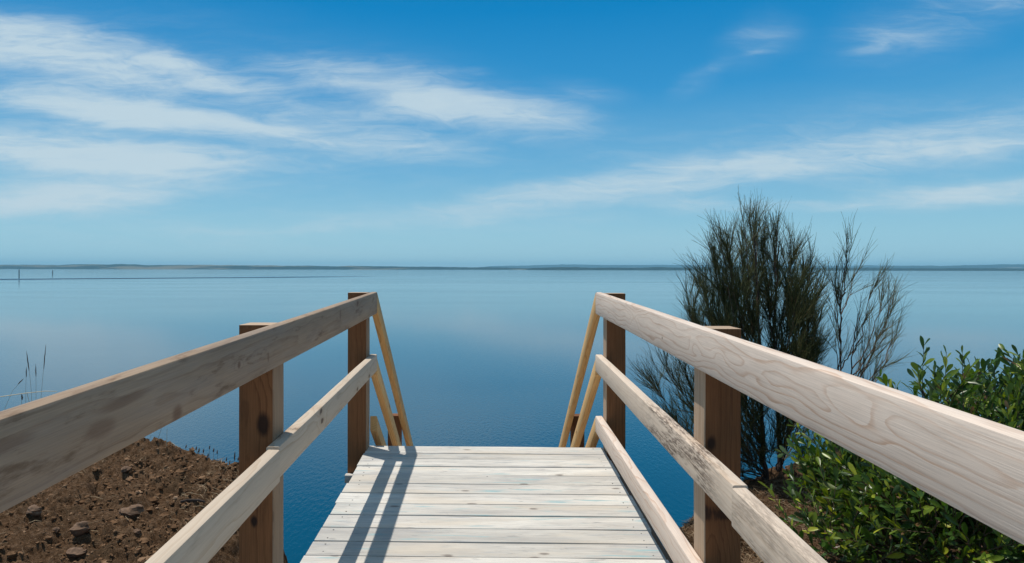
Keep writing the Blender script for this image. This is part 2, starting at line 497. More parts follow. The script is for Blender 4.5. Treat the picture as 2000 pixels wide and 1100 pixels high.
M_NEEDLE = rnd_mat('she-oak branchlet', [(0.0, (0.032, 0.042, 0.018)), (0.6, (0.080, 0.094, 0.034)), (0.9, (0.13, 0.125, 0.042)), (1.0, (0.16, 0.105, 0.045))], 0.6, 0.3)
M_LEAF = rnd_mat('wattle phyllode', [(0.0, (0.15, 0.085, 0.038)), (0.05, (0.11, 0.075, 0.030)), (0.08, (0.022, 0.056, 0.012)), (0.45, (0.055, 0.120, 0.018)), (0.75, (0.175, 0.245, 0.022)), (1.0, (0.38, 0.41, 0.038))],
                 0.36, 0.5, 0.30, (1.5, 1.6, 0.6), (0.07, 0.12, 0.065))
M_CLOD = rnd_mat('soil crumb', [(0.0, (0.072, 0.039, 0.020)), (0.5, (0.165, 0.095, 0.052)), (0.85, (0.26, 0.162, 0.098)), (1.0, (0.36, 0.25, 0.17))], 0.95, 0.1)
M_STONE = simple('earthy grey stone', (0.165, 0.105, 0.070), 0.9, 0.5, 45, 0.2, 0.6)
M_LITTER = rnd_mat('dry litter', [(0.0, (0.13, 0.08, 0.05)), (0.6, (0.30, 0.21, 0.13)), (1.0, (0.52, 0.40, 0.26))], 0.9, 0.1)


# ------------------------------------------------------------------ numpy noise for terrain
def hash2(ix, iy, seed):
    h = (ix.astype(np.int64) * 374761393 + iy.astype(np.int64) * 668265263 + seed * 974634777) & 0x7fffffff
    h = ((h ^ (h >> 13)) * 1274126177) & 0x7fffffff
    return ((h ^ (h >> 16)) & 0xffff) / 65535.0


def vnoise(x, y, seed=0):
    ix, iy = np.floor(x), np.floor(y)
    fx, fy = x - ix, y - iy
    fx = fx * fx * (3 - 2 * fx); fy = fy * fy * (3 - 2 * fy)
    a, b = hash2(ix, iy, seed), hash2(ix + 1, iy, seed)
    c, d = hash2(ix, iy + 1, seed), hash2(ix + 1, iy + 1, seed)
    return (a * (1 - fx) + b * fx) * (1 - fy) + (c * (1 - fx) + d * fx) * fy


def fbm(x, y, oct=5, seed=0, gain=0.5):
    s, a, tot = 0, 1.0, 0.0
    for o in range(oct):
        s = s + a * vnoise(x * 2 ** o + o * 17.3, y * 2 ** o - o * 9.1, seed + o)
        tot += a; a *= gain
    return s / tot


def worley(x, y, seed=0):
    ix, iy = np.floor(x), np.floor(y)
    best = np.full(x.shape, 9.0)
    for i in (-1, 0, 1):
        for j in (-1, 0, 1):
            cx, cy = ix + i, iy + j
            px, py = cx + hash2(cx, cy, seed), cy + hash2(cx, cy, seed + 5)
            best = np.minimum(best, np.hypot(px - x, py - y))
    return best


EX = [-60, -20, -8, -4, -2.6, -1.75, -1.44, -1.36, -1.26, -1.14, 0.0, 0.75, 1.12, 1.6, 2.5, 4.0, 8.0, 20, 60]
EY = [15, 9.0, 6.3, 5.55, 5.25, 4.85, 4.08, 3.5, 2.9, 2.2, 2.2, 3.30, 3.92, 4.6, 5.3, 5.8, 6.6, 9, 14]


def ground(x, y, detail=True):
    x = np.asarray(x, dtype=float); y = np.asarray(y, dtype=float)
    ye = np.interp(x, EX, EY) + 0.10 * (fbm(x * 2.3, x * 0 + 3, 3, 11) - 0.5)
    sl = (np.interp(x + 0.1, EX, EY) - np.interp(x - 0.1, EX, EY)) / 0.2
    d2 = np.full(x.shape, 1e9)
    for i in range(len(EX) - 1):
        ax, ay, bx, by = EX[i], EY[i], EX[i + 1] - EX[i], EY[i + 1] - EY[i]
        tt = np.clip(((x - ax) * bx + (y - ay) * by) / (bx * bx + by * by), 0, 1)
        d2 = np.minimum(d2, (x - ax - tt * bx) ** 2 + (y - ay - tt * by) ** 2)
    d = np.sqrt(d2) * np.where(y > np.interp(x, EX, EY), 1, -1) + 0.08 * (fbm(x * 2.3, y * 2.3, 3, 11) - 0.5)   # > 0 beyond the lip of the bank
    top = -1.56 + 0.12 * np.clip((-x - 0.9) / 0.5, 0, 1) + 0.10 * np.clip((x - 0.95) / 0.4, 0, 1)
    top = top + 0.14 * np.exp(-((x + 2.65) ** 2 / 0.7 + (y - 5.0) ** 2 / 0.9))
    far = np.clip((np.abs(x) - 3) / 20, 0, 1) + np.clip((-y) / 20, 0, 1)
    top = top + far * 0.3
    inside = np.clip((-d) / 0.6, 0, 1)
    z = top
    if detail:
        soft = np.where((np.abs(x) < 0.85), 0.3, 1.0)
        z = z + soft * (0.13 * (fbm(x * 1.7, y * 1.7, 3, 3) - 0.5) + 0.20 * (fbm(x * 5, y * 5, 6, 7, 0.68) - 0.5) - 0.07 * np.abs(fbm(x * 9, y * 9, 3, 57) - 0.5)
                        + 0.055 * (0.45 - np.minimum(worley(x * 9 + 0.4 * fbm(x * 20, y * 20, 2, 5), y * 9, 21), 0.75))
                        + 0.022 * (0.45 - np.minimum(worley(x * 26 + fbm(x * 50, y * 50, 2, 6), y * 26, 23), 0.75))
                        + 0.060 * (fbm(x * 20, y * 20, 4, 77, 0.8) - 0.5))
    dd = np.maximum(d + 0.10, 0)
    z = z - np.where(dd < 0.25, 3.4 * dd * dd, 3.4 * 0.0625 + 3.2 * np.minimum(dd - 0.25, 1.2) + 0.9 * np.maximum(dd - 1.45, 0)) * (1 + 0.25 * (fbm(x * 3, y * 3, 3, 31) - 0.5))
    return np.maximum(H + z, -1.2)


def axis(segs):
    out = []
    for a, b, s in segs:
        n = max(1, int(round((b - a) / s)))
        out += list(a + (b - a) * np.arange(n) / n)
    out.append(segs[-1][1])
    return np.array(out)


gx = axis([(-60, -10, 4), (-10, -3.6, .25), (-3.6, -0.9, .0125), (-.9, .95, .05), (.95, 2.6, .014), (2.6, 10, .25), (10, 60, 4)])
gy = axis([(-50, -4, 3), (-4, 1.6, .12), (1.6, 5.6, .0125), (5.6, 9, .1), (9, 20, .6)])
GX, GY = np.meshgrid(gx, gy)
GZ = ground(GX, GY)
nx, ny = len(gx), len(gy)
idx = np.arange(nx * ny).reshape(ny, nx)
quads = np.stack([idx[:-1, :-1], idx[:-1, 1:], idx[1:, 1:], idx[1:, :-1]], -1).reshape(-1, 4)
me = bpy.data.meshes.new('ground')
me.from_pydata(np.stack([GX, GY, GZ], -1).reshape(-1, 3).tolist(), [], quads.tolist())
me.polygons.foreach_set('use_smooth', np.ones(len(me.polygons), dtype=bool))
gm, t, bs, out = new_mat('brown lumpy soil')
pos = t.n('ShaderNodeNewGeometry').outputs['Position']
n1 = t.noise(pos, 2.2, 4, 0.6); n2 = t.noise(pos, 34, 8, 0.74); n3 = t.noise(pos, 190, 5, 0.65)
c = t.ramp(n2, [(0.30, (0.060, 0.032, 0.016)), (0.46, (0.165, 0.094, 0.050)), (0.60, (0.265, 0.165, 0.098)), (0.74, (0.37, 0.26, 0.175))])
c = t.mix(t.rng(n1, 0.48, 0.68, 0.0, 0.55), c, (0.105, 0.070, 0.040))
c = t.mix(1.0, c, t.ramp(n3, [(0.32, (0.45,) * 3), (0.68, (1.45,) * 3)]), 'MULTIPLY')
t.link(c, bs.inputs['Base Color'])
bs.inputs['Roughness'].default_value = 0.95
bs.inputs['Specular IOR Level'].default_value = 0.1
bump(t, bs, t.m('ADD', n2, t.m('MULTIPLY', n3, 0.6)), 1.0, 0.04)
me.materials.append(gm)
g_o = bpy.data.objects.new('ground', me)
COL.objects.link(g_o)
tag(g_o, 'brown lumpy soil bank at the top of the slope beside the walkway', kind='structure')

# ------------------------------------------------------------------ water
R0 = 14000.0
wy_ = [-300, 0, 30, 100, 300, 800, 2000, 4000, 7000, R0]
wx_ = [-R0, -4000, -1000, -200, 0, 200, 1000, 4000, R0]
WX, WY = np.meshgrid(wx_, wy_)
idx = np.arange(WX.size).reshape(WX.shape)
quads = np.stack([idx[:-1, :-1], idx[:-1, 1:], idx[1:, 1:], idx[1:, :-1]], -1).reshape(-1, 4)
me = bpy.data.meshes.new('water')
me.from_pydata(np.stack([WX, WY, WX * 0], -1).reshape(-1, 3).tolist(), [], quads.tolist())
wm, t, bs, out = new_mat('calm bay water')
pos = t.n('ShaderNodeNewGeometry').outputs['Position']
px_, py_, pz_ = t.sep(pos)
bs.inputs['IOR'].default_value = 1.333
# a line of wind ruffled water far out on the left
lnw = t.m('SUBTRACT', py_, t.m('ADD', 533.0, t.m('MULTIPLY', t.m('ADD', px_, 84.0), 0.98)))
lnw = t.m('ADD', lnw, t.m('MULTIPLY', t.m('SUBTRACT', t.noise(t.mapping(pos, scale=(0.004, 0.02, 1)), 1.0, 3, 0.5), 0.5), 26.0))
ruff = t.m('MULTIPLY', t.rng(t.m('ABSOLUTE', lnw), 48.0, 0.0), t.rng(px_, -65.0, -150.0))
swell = t.noise(t.mapping(pos, scale=(0.010, 0.03, 1)), 1.0, 4, 0.55)
wcol = t.mix(t.rng(swell, 0.35, 0.65), (0.0024, 0.052, 0.098), (0.0034, 0.062, 0.112))
wcol = t.mix(t.m('MULTIPLY', ruff, 0.6), wcol, (0.0015, 0.035, 0.080))
t.link(wcol, bs.inputs['Base Color'])
patchy = t.noise(t.mapping(pos, rot=(0, 0, math.radians(20)), scale=(0.006, 0.022, 1)), 1.0, 5, 0.6)
t.put(bs.inputs['Roughness'], t.m('ADD', t.rng(patchy, 0.42, 0.64, 0.06, 0.10), t.m('MULTIPLY', ruff, 0.55)))
t.put(bs.inputs['Specular IOR Level'], t.m('SUBTRACT', t.rng(patchy, 0.42, 0.64, 0.5, 0.48), t.m('MULTIPLY', ruff, 0.36)))
rip = t.noise(t.mapping(pos, rot=(0, 0, math.radians(22)), scale=(13, 5.0, 1)), 1.0, 3, 0.6, 0.3)
rip2 = t.noise(t.mapping(pos, rot=(0, 0, math.radians(-28)), scale=(8.0, 3.4, 1)), 1.0, 3, 0.55, 0.2)
hgt = t.m('ADD', t.m('MULTIPLY', rip, 0.35), t.m('MULTIPLY', rip2, 0.65))
b_ = t.n('ShaderNodeBump')
t.put(b_.inputs['Strength'], t.m('ADD', t.m('MULTIPLY', t.rng(py_, 18.0, 70.0, 1.0, 0.12), t.rng(swell, 0.3, 0.7, 0.24, 0.42)), t.m('MULTIPLY', ruff, 1.2)))
b_.inputs['Distance'].default_value = 0.045
t.link(hgt, b_.inputs['Height'])
t.link(b_.outputs[0], bs.inputs['Normal'])
me.materials.append(wm)
wo_ = bpy.data.objects.new('water', me)
COL.objects.link(wo_)
tag(wo_, 'calm blue bay water reaching the far shore', kind='structure')

# ------------------------------------------------------------------ far shore hills
def strip(name, dist, prof, depth, seed, mat, label, base=-1.5):
    """low land at distance dist; prof = (px, crest height in photo px above the waterline)"""
    pxs = np.arange(-1500, 3500, 2.5)
    hp = np.interp(pxs, [p for p, _ in prof], [h for _, h in prof])
    hp = hp * (0.82 + 0.36 * fbm(pxs / 70, pxs * 0 + seed, 4, seed)) + 1.5 * (fbm(pxs / 9, pxs * 0 + seed, 4, seed + 9, 0.65) - 0.42) * (hp > 0.2)
    hm = np.maximum(np.where(hp > 0.3, hp + H * F / dist + 0.6, hp), -0.6) / F * dist
    V, Fc = [], []
    ks = np.linspace(0, 1, 9)
    for k in ks:
        yy = dist + depth * k
        hh = hm * math.sin(PI * 0.5 * min(1, k * 1.15)) ** 0.8 if k > 0 else hm * 0 + base
        hh = hh * (0.9 + 0.2 * fbm(pxs / 40 + k * 9, pxs * 0 + k * 7, 3, seed + 3)) if k > 0 else hh
        if k == 1: hh = hh * 0 + base
        for x_, h_ in zip((pxs - CX) / F * dist, hh): V.append((x_ * (1 + depth * k / dist), yy, h_))
    n_ = len(pxs)
    for i in range(len(ks) - 1):
        for j in range(n_ - 1):
            Fc.append((i * n_ + j, i * n_ + j + 1, (i + 1) * n_ + j + 1, (i + 1) * n_ + j))
    me = bpy.data.meshes.new(name)
    me.from_pydata(V, [], Fc)
    me.polygons.foreach_set('use_smooth', np.ones(len(me.polygons), dtype=bool))
    me.materials.append(mat)
    o = bpy.data.objects.new(name, me)
    COL.objects.link(o)
    return tag(o, label, kind='structure')


def hill_mat(name, field):
    m, t, bs, out = new_mat(name)
    pos = t.n('ShaderNodeNewGeometry').outputs['Position']
    n1 = t.noise(t.mapping(pos, scale=(0.0016, 0.0016, 0.03)), 1.0, 5, 0.62)
    n2 = t.noise(t.mapping(pos, scale=(0.012, 0.012, 0.03)), 1.0, 4, 0.6)
    forest = t.ramp(n2, [(0.3, (0.010, 0.025, 0.030)), (0.7, (0.030, 0.054, 0.050))])
    c = t.mix(t.rng(n1, 0.55 - field, 0.60 - field), forest, (0.15, 0.14, 0.10))
    t.link(c, bs.inputs['Base Color'])
    bs.inputs['Roughness'].default_value = 1.0
    bs.inputs['Specular IOR Level'].default_value = 0.0
    return m


HM1, HM2 = hill_mat('farmland and woods', 0.03), hill_mat('wooded shore', -0.10)
strip('hills', 5200, [(-1500, 5), (-300, 6), (0, 6.5), (70, 7.5), (120, 6.5), (160, 8.5), (240, 9.2), (300, 6.5), (400, 6.5), (520, 6), (650, 5), (760, 5.2), (860, 3.6), (960, 3), (1010, 1.6), (1060, 0.2), (1090, -3), (3500, -3)],
      900, 1, HM1, 'low rolling hills with pale paddocks on the far left shore')
strip('hills', 4300, [(-1500, -3), (980, -3), (1040, 1.2), (1100, 3.0), (1140, 2.2), (1240, 2.6), (1280, 3.8), (1340, 3.0), (1420, 4.4), (1500, 3.0), (1600, 2.4), (1700, 2.2), (1850, 2.4), (2000, 2.2), (3500, 2.5)],
      300, 4, HM2, 'thin dark line of low wooded land across the bay')
strip('hills', 8200, [(-1500, -3), (1450, -3), (1560, 2.0), (1700, 5.6), (1790, 8.2), (1850, 7.4), (1930, 10.2), (2000, 10.0), (2200, 8), (3500, 6)],
      900, 8, HM2, 'blue wooded ridge on the far right shore')
strip('hills', 12000, [(-1500, -3), (880, -3), (960, 5), (1100, 9), (1230, 8), (1400, 9), (1560, 7), (1700, 8), (1900, 5), (3500, -3)],
      800, 12, HM2, 'faint distant range beyond the middle of the bay')

# ------------------------------------------------------------------ the walkway
SL_D, SL_T, SL_M, SL_B = 0.036, 0.0205, 0.027, 0.029       # the landing climbs a little towards the stairs
YE = 4.47                                                   # where the rails end
XI, TH = 0.715, 0.045                                       # inner face of the rails, their thickness
XC = XI + TH / 2


def zt(y, z0, s): return H + z0 - s * (YE - y)


def deck_z(y): return H - 1.158 - SL_D * (4.45 - y)


deck = thing('deck', (0, 2.0, deck_z(2.0) - 0.1), 'bleached white timber deck of cross boards leading to the top of the stairs', 'deck')
mb = MB()
pitch, yb = 0.1455, 4.45
wid = [0.150, 0.108, 0.146, 0.146, 0.148, 0.140, 0.146, 0.150, 0.147, 0.148, 0.140]
i = 0
while yb > -1.6:
    bw = wid[i] if i < len(wid) else random.uniform(0.140, 0.148)
    gap = random.choice([0.005, 0.006, 0.007])
    if i in (2, 7, 9, 11): gap = 0.011
    yc = yb - bw / 2
    zz = deck_z(yc) - 0.0175 + random.uniform(-0.0015, 0.0015)
    sk = 0.018 * (1 if i < 30 else 0)
    e1, e2 = random.uniform(-0.008, 0.008), random.uniform(-0.006, 0.006)
    tw = random.uniform(-0.002, 0.002)
    mb.board((-0.766 + e1, yc + sk + tw, zz), (0.760 + e2, yc - sk - tw, zz + random.uniform(-.001, .001)), bw - gap, 0.035, 0.003, 10, 0.0012,
             a=(0, 0, -1), b=(0, 1, SL_D))
    for xs_ in (-0.70, 0.0, 0.70):
        for dy_ in (-0.28, 0.28):
            if random.random() < (0.75 if xs_ == 0 else 0.35): continue
            sx, sy = xs_ + random.uniform(-.012, .012), yc + dy_ * bw + random.uniform(-.006, .006)
            rr_ = random.uniform(.0028, .004)
            ztop = zz + 0.0175 + SL_D * dy_ * bw + 0.0012
            ring_ = [(sx + rr_ * math.cos(q * PI / 4), sy - sk * xs_ / 0.76 + rr_ * math.sin(q * PI / 4), ztop + (0 if q < 8 else 0)) for q in range(8)]
            mb.raw(ring_ + [(a_, b_q, c_ - 0.004) for a_, b_q, c_ in ring_], [tuple(range(8))] + [(q, q + 8, (q + 1) % 8 + 8, (q + 1) % 8) for q in range(8)], 0.5, 1)
    yb -= bw
    i += 1
mb.build('deck_boards', [M_DECK, M_SCREW], deck)
for xj in (-0.70, 0.0, 0.70):
    mb = MB()
    mb.board((xj, -1.6, deck_z(-1.6) - 0.037 - 0.045), (xj, 4.42, deck_z(4.42) - 0.037 - 0.07), 0.09, 0.045, 0.003, 8)
    mb.build('joist', M_JOIST, deck)
mb = MB()
mb.board((0.785, 2.53, deck_z(2.53) - 0.11), (0.785, 4.33, deck_z(4.33) - 0.11), 0.12, 0.042, 0.003, 6)
mb.build('joist', M_JOIST, deck)
mb = MB()
mb.board((-0.891, 4.325, deck_z(4.33) - 0.165), (0.889, 4.325, deck_z(4.33) - 0.165), 0.05, 0.045, 0.003, 6, a=(0, 1, 0))
mb.build('bearer', M_DECK, deck)


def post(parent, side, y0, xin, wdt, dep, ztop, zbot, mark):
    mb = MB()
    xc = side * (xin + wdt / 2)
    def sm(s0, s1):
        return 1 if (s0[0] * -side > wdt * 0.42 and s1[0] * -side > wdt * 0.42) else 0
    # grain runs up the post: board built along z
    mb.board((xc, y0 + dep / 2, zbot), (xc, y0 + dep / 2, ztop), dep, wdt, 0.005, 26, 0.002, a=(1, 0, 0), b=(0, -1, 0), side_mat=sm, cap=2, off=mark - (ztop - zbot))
    return mb.build('post', [M_POST, M_POST_PALE if side > 0 else M_POST_SHADE, M_POST_PALE], parent)


def gz(x, y): return float(ground(np.array([x]), np.array([y]), False)[0])


for side in (-1, 1):
    if side < 0:
        lab = 'weathered grey two-rail railing on brown posts beside the bare soil mound'
    else:
        lab = 'pale three-rail railing with strong grain on brown posts beside the green shrubs'
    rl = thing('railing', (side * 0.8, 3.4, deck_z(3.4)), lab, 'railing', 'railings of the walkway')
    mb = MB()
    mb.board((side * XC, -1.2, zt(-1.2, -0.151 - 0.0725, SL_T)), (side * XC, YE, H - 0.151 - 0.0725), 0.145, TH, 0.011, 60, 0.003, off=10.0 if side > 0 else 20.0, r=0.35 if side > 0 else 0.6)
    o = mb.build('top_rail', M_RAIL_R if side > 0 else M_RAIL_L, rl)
    # the middle rail is two lengths butted together
    yj = 2.36 if side < 0 else 1.98
    dz_ = -0.010 if side < 0 else -0.007
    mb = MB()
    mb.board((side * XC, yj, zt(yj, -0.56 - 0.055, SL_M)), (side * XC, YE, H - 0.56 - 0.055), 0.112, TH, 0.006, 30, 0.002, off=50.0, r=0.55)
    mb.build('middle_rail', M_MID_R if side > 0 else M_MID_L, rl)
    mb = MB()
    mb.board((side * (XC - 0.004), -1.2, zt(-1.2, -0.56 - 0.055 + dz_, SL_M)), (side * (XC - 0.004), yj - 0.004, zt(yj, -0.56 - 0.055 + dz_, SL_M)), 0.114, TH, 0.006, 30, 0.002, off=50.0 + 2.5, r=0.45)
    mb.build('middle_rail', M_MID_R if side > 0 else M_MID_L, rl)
    if side > 0:
        mb = MB()
        mb.board((side * XC, -1.2, zt(-1.2, -0.962 - 0.052, SL_B)), (side * XC, YE, H - 0.962 - 0.052), 0.106, TH, 0.006, 40, 0.002, r=0.5)
        mb.build('bottom_rail', M_RAIL_R, rl)
    if side < 0:
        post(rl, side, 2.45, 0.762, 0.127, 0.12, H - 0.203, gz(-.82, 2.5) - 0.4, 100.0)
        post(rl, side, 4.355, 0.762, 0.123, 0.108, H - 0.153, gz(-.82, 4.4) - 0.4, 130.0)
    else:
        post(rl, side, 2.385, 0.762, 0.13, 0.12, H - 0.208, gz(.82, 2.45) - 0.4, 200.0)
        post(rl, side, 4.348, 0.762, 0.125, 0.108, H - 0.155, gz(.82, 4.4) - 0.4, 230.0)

# staircase going down beyond the deck
SS = 0.70
st = thing('staircase', (0, 4.6, H - 1.5), 'yellow pine staircase dropping away from the deck towards the water', 'staircase')
run = 4.6
for side in (-1, 1):
    for nm, z0, hh in (('handrail', -0.153, 0.110), ('middle_rail', -0.585, 0.110), ('lower_rail', -0.965, 0.098)):
        y0 = YE + 0.003
        mb = MB()
        mb.board((side * XC, y0, H + z0 - hh / 2), (side * XC, y0 + run, H + z0 - hh / 2 - SS * run), hh, TH, 0.005, 24, 0.003)
        mb.build(nm, M_YELLOW, st)
    for yp in (6.10, 7.9):
        zt_ = H - 0.153 - SS * (yp - YE) + 0.02
        mb = MB()
        xc = side * (0.762 + 0.06)
        mb.board((xc, yp + 0.05, gz(xc, yp) - 0.4), (xc, yp + 0.05, zt_ - 0.04), 0.10, 0.115, 0.005, 14, 0.002, a=(1, 0, 0), b=(0, -1, 0))
        mb.build('post', M_POST, st)
    mb = MB()
    mb.board((side * 0.69, 4.49, H - 1.158 - 0.30), (side * 0.69, 4.49 + run, H - 1.158 - 0.30 - SS * run), 0.30, 0.045, 0.004, 6)
    mb.build('stringer', M_JOIST, st)
mb = MB()
k = 1
while 0.27 * k < run:
    yc = 4.50 + 0.27 * (k - 0.5)
    zc = H - 1.158 - SS * 0.27 * k
    mb.board((-0.66, yc, zc), (0.66, yc, zc), 0.26, 0.04, 0.003, 4, a=(0, 0, -1), b=(0, 1, 0))
    k += 1
mb.build('treads', M_DECK, st)

# ------------------------------------------------------------------ she-oaks
def bez(p0, p1, p2, n):
    return [p0 * (1 - t) ** 2 + p1 * 2 * t * (1 - t) + p2 * t * t for t in [i / n for i in range(n + 1)]]


def rvec(s=1.0):
    return Vector((random.gauss(0, s), random.gauss(0, s), random.gauss(0, s)))


def curve_at(pts, t):
    f = t * (len(pts) - 1)
    i = min(int(f), len(pts) - 2)
    return pts[i].lerp(pts[i + 1], f - i), (pts[i + 1] - pts[i]).normalized()


def strand(mb, p, d, L, lift, rad=0.0014, r=None, n=5):
    pts, q, dd = [p.copy()], p.copy(), d.copy()
    bend = rvec(0.075)
    for k in range(n):
        q = q + dd * (L / n)
        dd = (dd + Vector((0, 0, lift)) + bend).normalized()
        pts.append(q.copy())
    mb.tube(pts, [rad * (1 - 0.55 * k / n) for k in range(n + 1)], 3, r, cap=False)
    return pts


def she_oak(name, label, trunks, limbs, ntwig, nstr, wisps, trunk_r):
    b0 = Vector(trunks[0][0])
    o = thing(name, (b0.x, b0.y, b0.z), label, 'tree', 'she-oak saplings')
    tr = MB()
    tcur = []
    for pl in trunks:
        pts = [Vector(p) for p in pl]
        fine = []
        for i in range(len(pts) - 1):
            for k in range(5):
                fine.append(pts[i].lerp(pts[i + 1], k / 5) + rvec(0.004))
        fine.append(pts[-1])
        m_ = len(fine)
        tr.tube(fine, [max(0.003, trunk_r * (1 - 0.88 * (i / m_))) for i in range(m_)], 8)
        tcur.append(fine)
    tr.build('trunk', M_TRUNK, o)
    br, cr = MB(), MB()
    for (ti, h, tip, dens) in limbs:
        p0, _ = curve_at(tcur[ti], h)
        p2 = Vector(tip)
        d = p2 - p0
        p1 = p0 + Vector((d.x * 0.62, d.y * 0.62, d.z * 0.30))
        cv = bez(p0, p1, p2, 9)
        cv = [c + rvec(0.006) * (0 < i < 9) for i, c in enumerate(cv)]
        Lm = d.length
        br.tube(cv, [0.0042 * (1 - 0.8 * i / 9) + 0.0010 for i in range(10)], 5)
        n = max(2, int(ntwig * dens * (0.5 + Lm)))
        for k in range(n):
            t = 1 - (random.random() ** 1.35) * 0.80
            p, dr = curve_at(cv, t)
            td = (dr + rvec(0.30) + Vector((0, 0, 0.28))).normalized()
            tl = random.uniform(0.12, 0.26)
            tw = strand(br, p, td, tl, 0.03, 0.0018, n=4)
            for j in range(nstr):
                q, qd = curve_at(tw, random.random())
                sd = (qd + rvec(0.17) + Vector((0, 0, 0.06))).normalized()
                strand(cr, q, sd, random.uniform(0.10, 0.235), random.uniform(-0.03, 0.05), random.uniform(0.0011, 0.0018), random.random() ** 1.2)
        for j in range(int(wisps * dens + random.random())):
            p, dr = curve_at(cv, random.uniform(0.8, 1.0))
            strand(cr, p, (dr + rvec(0.10) + Vector((0, 0, .15))).normalized(), random.uniform(0.22, 0.38), 0.02, 0.0013, random.uniform(0.3, 1), n=7)
    br.build('branches', M_TWIG, o)
    cr.build('crown', M_NEEDLE, o, sharp=None)
    return o


def gp(px, py, y):
    """point at (px,py,y), dropped to the ground"""
    x = (px - CX) / F * y
    return (x, y, gz(x, y) - 0.05)


def tipd(px, py, y0, spread=0.40):
    return P(px, py, y0 + random.uniform(-spread, spread))


Y1 = 4.8
trunks = [[gp(1497, 960, Y1), P(1492, 900, Y1), P(1487, 770, Y1), P(1482, 610, Y1), P(1472, 450, Y1 + .05)],
          [gp(1512, 955, Y1 + .08), P(1524, 900, Y1 + .1), P(1519, 780, Y1 + .1), P(1510, 640, Y1 + .1), P(1522, 470, Y1 + .15)]]
limbs = []
for (px, py, ti, h, dens) in [
    (1362, 640, 0, .34, 1), (1352, 590, 0, .38, 1), (1376, 535, 0, .42, 1), (1398, 490, 0, .5, 1), (1422, 462, 0, .58, 1), (1446, 445, 0, .62, 1.1),
    (1470, 425, 0, .8, 1), (1490, 428, 1, .72, 1), (1513, 445, 1, .8, 1), (1544, 478, 1, .66, 1), (1566, 510, 1, .6, 1), (1580, 545, 1, .54, 1),
    (1588, 590, 1, .46, 1), (1592, 635, 1, .42, 1), (1580, 685, 1, .37, .8), (1562, 715, 1, .33, .6), (1402, 610, 0, .36, 1.2), (1452, 560, 0, .45, 1.2),
    (1540, 570, 1, .46, 1.2), (1562, 620, 1, .4, 1.1), (1430, 665, 0, .32, 1.1), (1385, 690, 0, .28, .9), (1430, 520, 0, .5, 1.1), (1500, 520, 1, .6, 1.1),
    (1470, 620, 0, .42, .8), (1380, 575, 0, .4, 1.2), (1480, 500, 0, .6, 1), (1555, 540, 1, .56, 1.1), (1520, 640, 1, .42, .8), (1375, 660, 0, .32, 1.1), (1410, 560, 0, .45, 1.1),
    (1300, 715, 0, .20, .75), (1285, 765, 0, .14, .7), (1302, 815, 0, .10, .6), (1340, 850, 0, .06, .6), (1340, 735, 0, .2, .7), (1350, 790, 0, .14, .5),
    (1560, 830, 1, .12, .4), (1440, 850, 0, .10, .5), (1400, 900, 0, .04, .5), (1560, 900, 1, .04, .4), (1450, 780, 0, .18, .5), (1550, 780, 1, .2, .4), (1470, 920, 0, .03, .6), (1450, 905, 1, .03, .6), (1476, 385, 0, .85, .12), (1516, 405, 1, .85, .12), (1455, 412, 0, .7, .25), (1545, 440, 1, .7, .25), (1408, 440, 0, .5, .25), (1585, 470, 1, .6, .25),
    (1600, 670, 1, .34, .7), (1575, 735, 1, .3, .6),
    (1470, 800, 0, .08, .6), (1540, 850, 1, .08, .6), (1530, 760, 1, .12, .6), (1460, 860, 0, .06, .6), (1500, 880, 1, .05, .6), (1430, 800, 0, .1, .5), (1555, 800, 1, .1, .5), (1480, 760, 0, .12, .6)]:
    limbs.append((ti, h * 0.97, tipd(px, py + (40 if py < 560 else 12 if py < 700 else 0), Y1), dens))
she_oak('she_oak', 'dark dense she-oak sapling with fine upright needle twigs beside the right railing', trunks, limbs, 19, 17, 3.5, 0.022)

Y2 = 5.15
trunks = [[gp(1650, 960, Y2), P(1652, 860, Y2), P(1643, 720, Y2), P(1640, 600, Y2), P(1650, 520, Y2)],
          [gp(1660, 955, Y2 - .1), P(1658, 800, Y2 - .1), P(1662, 700, Y2 - .1), P(1676, 610, Y2 - .1)]]
limbs = [(ti, h, tipd(px, py, Y2, 0.3), dens) for (px, py, ti, h, dens) in [
    (1652, 515, 0, .8, .7), (1668, 540, 0, .72, .6), (1632, 545, 0, .6, .7), (1640, 560, 0, .6, .8), (1700, 570, 1, .7, .8), (1722, 590, 1, .6, .8), (1735, 610, 1, .5, .7),
    (1715, 650, 1, .45, .7), (1705, 690, 0, .4, .5), (1632, 610, 0, .45, .4), (1630, 660, 0, .4, .4), (1680, 620, 0, .5, .6), (1690, 700, 1, .4, .4), (1745, 585, 1, .55, .6), (1752, 650, 1, .4, .5), (1735, 690, 1, .3, .5), (1710, 720, 1, .25, .5)]]
she_oak('she_oak', 'thin sparse she-oak sapling with open arching twigs to the right of the dense one', trunks, limbs, 9, 9, 5.0, 0.009)


# ------------------------------------------------------------------ broad leaved wattle shrubs
def leaf(mb, p, d, up, L, Wd, r, curl):
    d = d.normalized()
    x = d.cross(up)
    if x.length < 1e-3: x = Vector((1, 0, 0))
    x.normalize()
    nrm = x.cross(d).normalized()
    prof = [(0.0, 0.08), (0.22, 0.50), (0.52, 0.95), (0.76, 0.98), (0.93, 0.55), (1.0, 0.08)]
    V, Fc = [], []
    for (t, wv) in prof:
        c = p + d * (L * t) + nrm * (-curl * L * t * t)
        e = Wd * 0.5 * wv
        V += [c - x * e + nrm * (e * 0.30), c, c + x * e + nrm * (e * 0.30)]
    for i in range(len(prof) - 1):
        a = i * 3
        Fc += [(a, a + 1, a + 4, a + 3), (a + 1, a + 2, a + 5, a + 4)]
    mb.raw([q[:] for q in V], Fc, r)


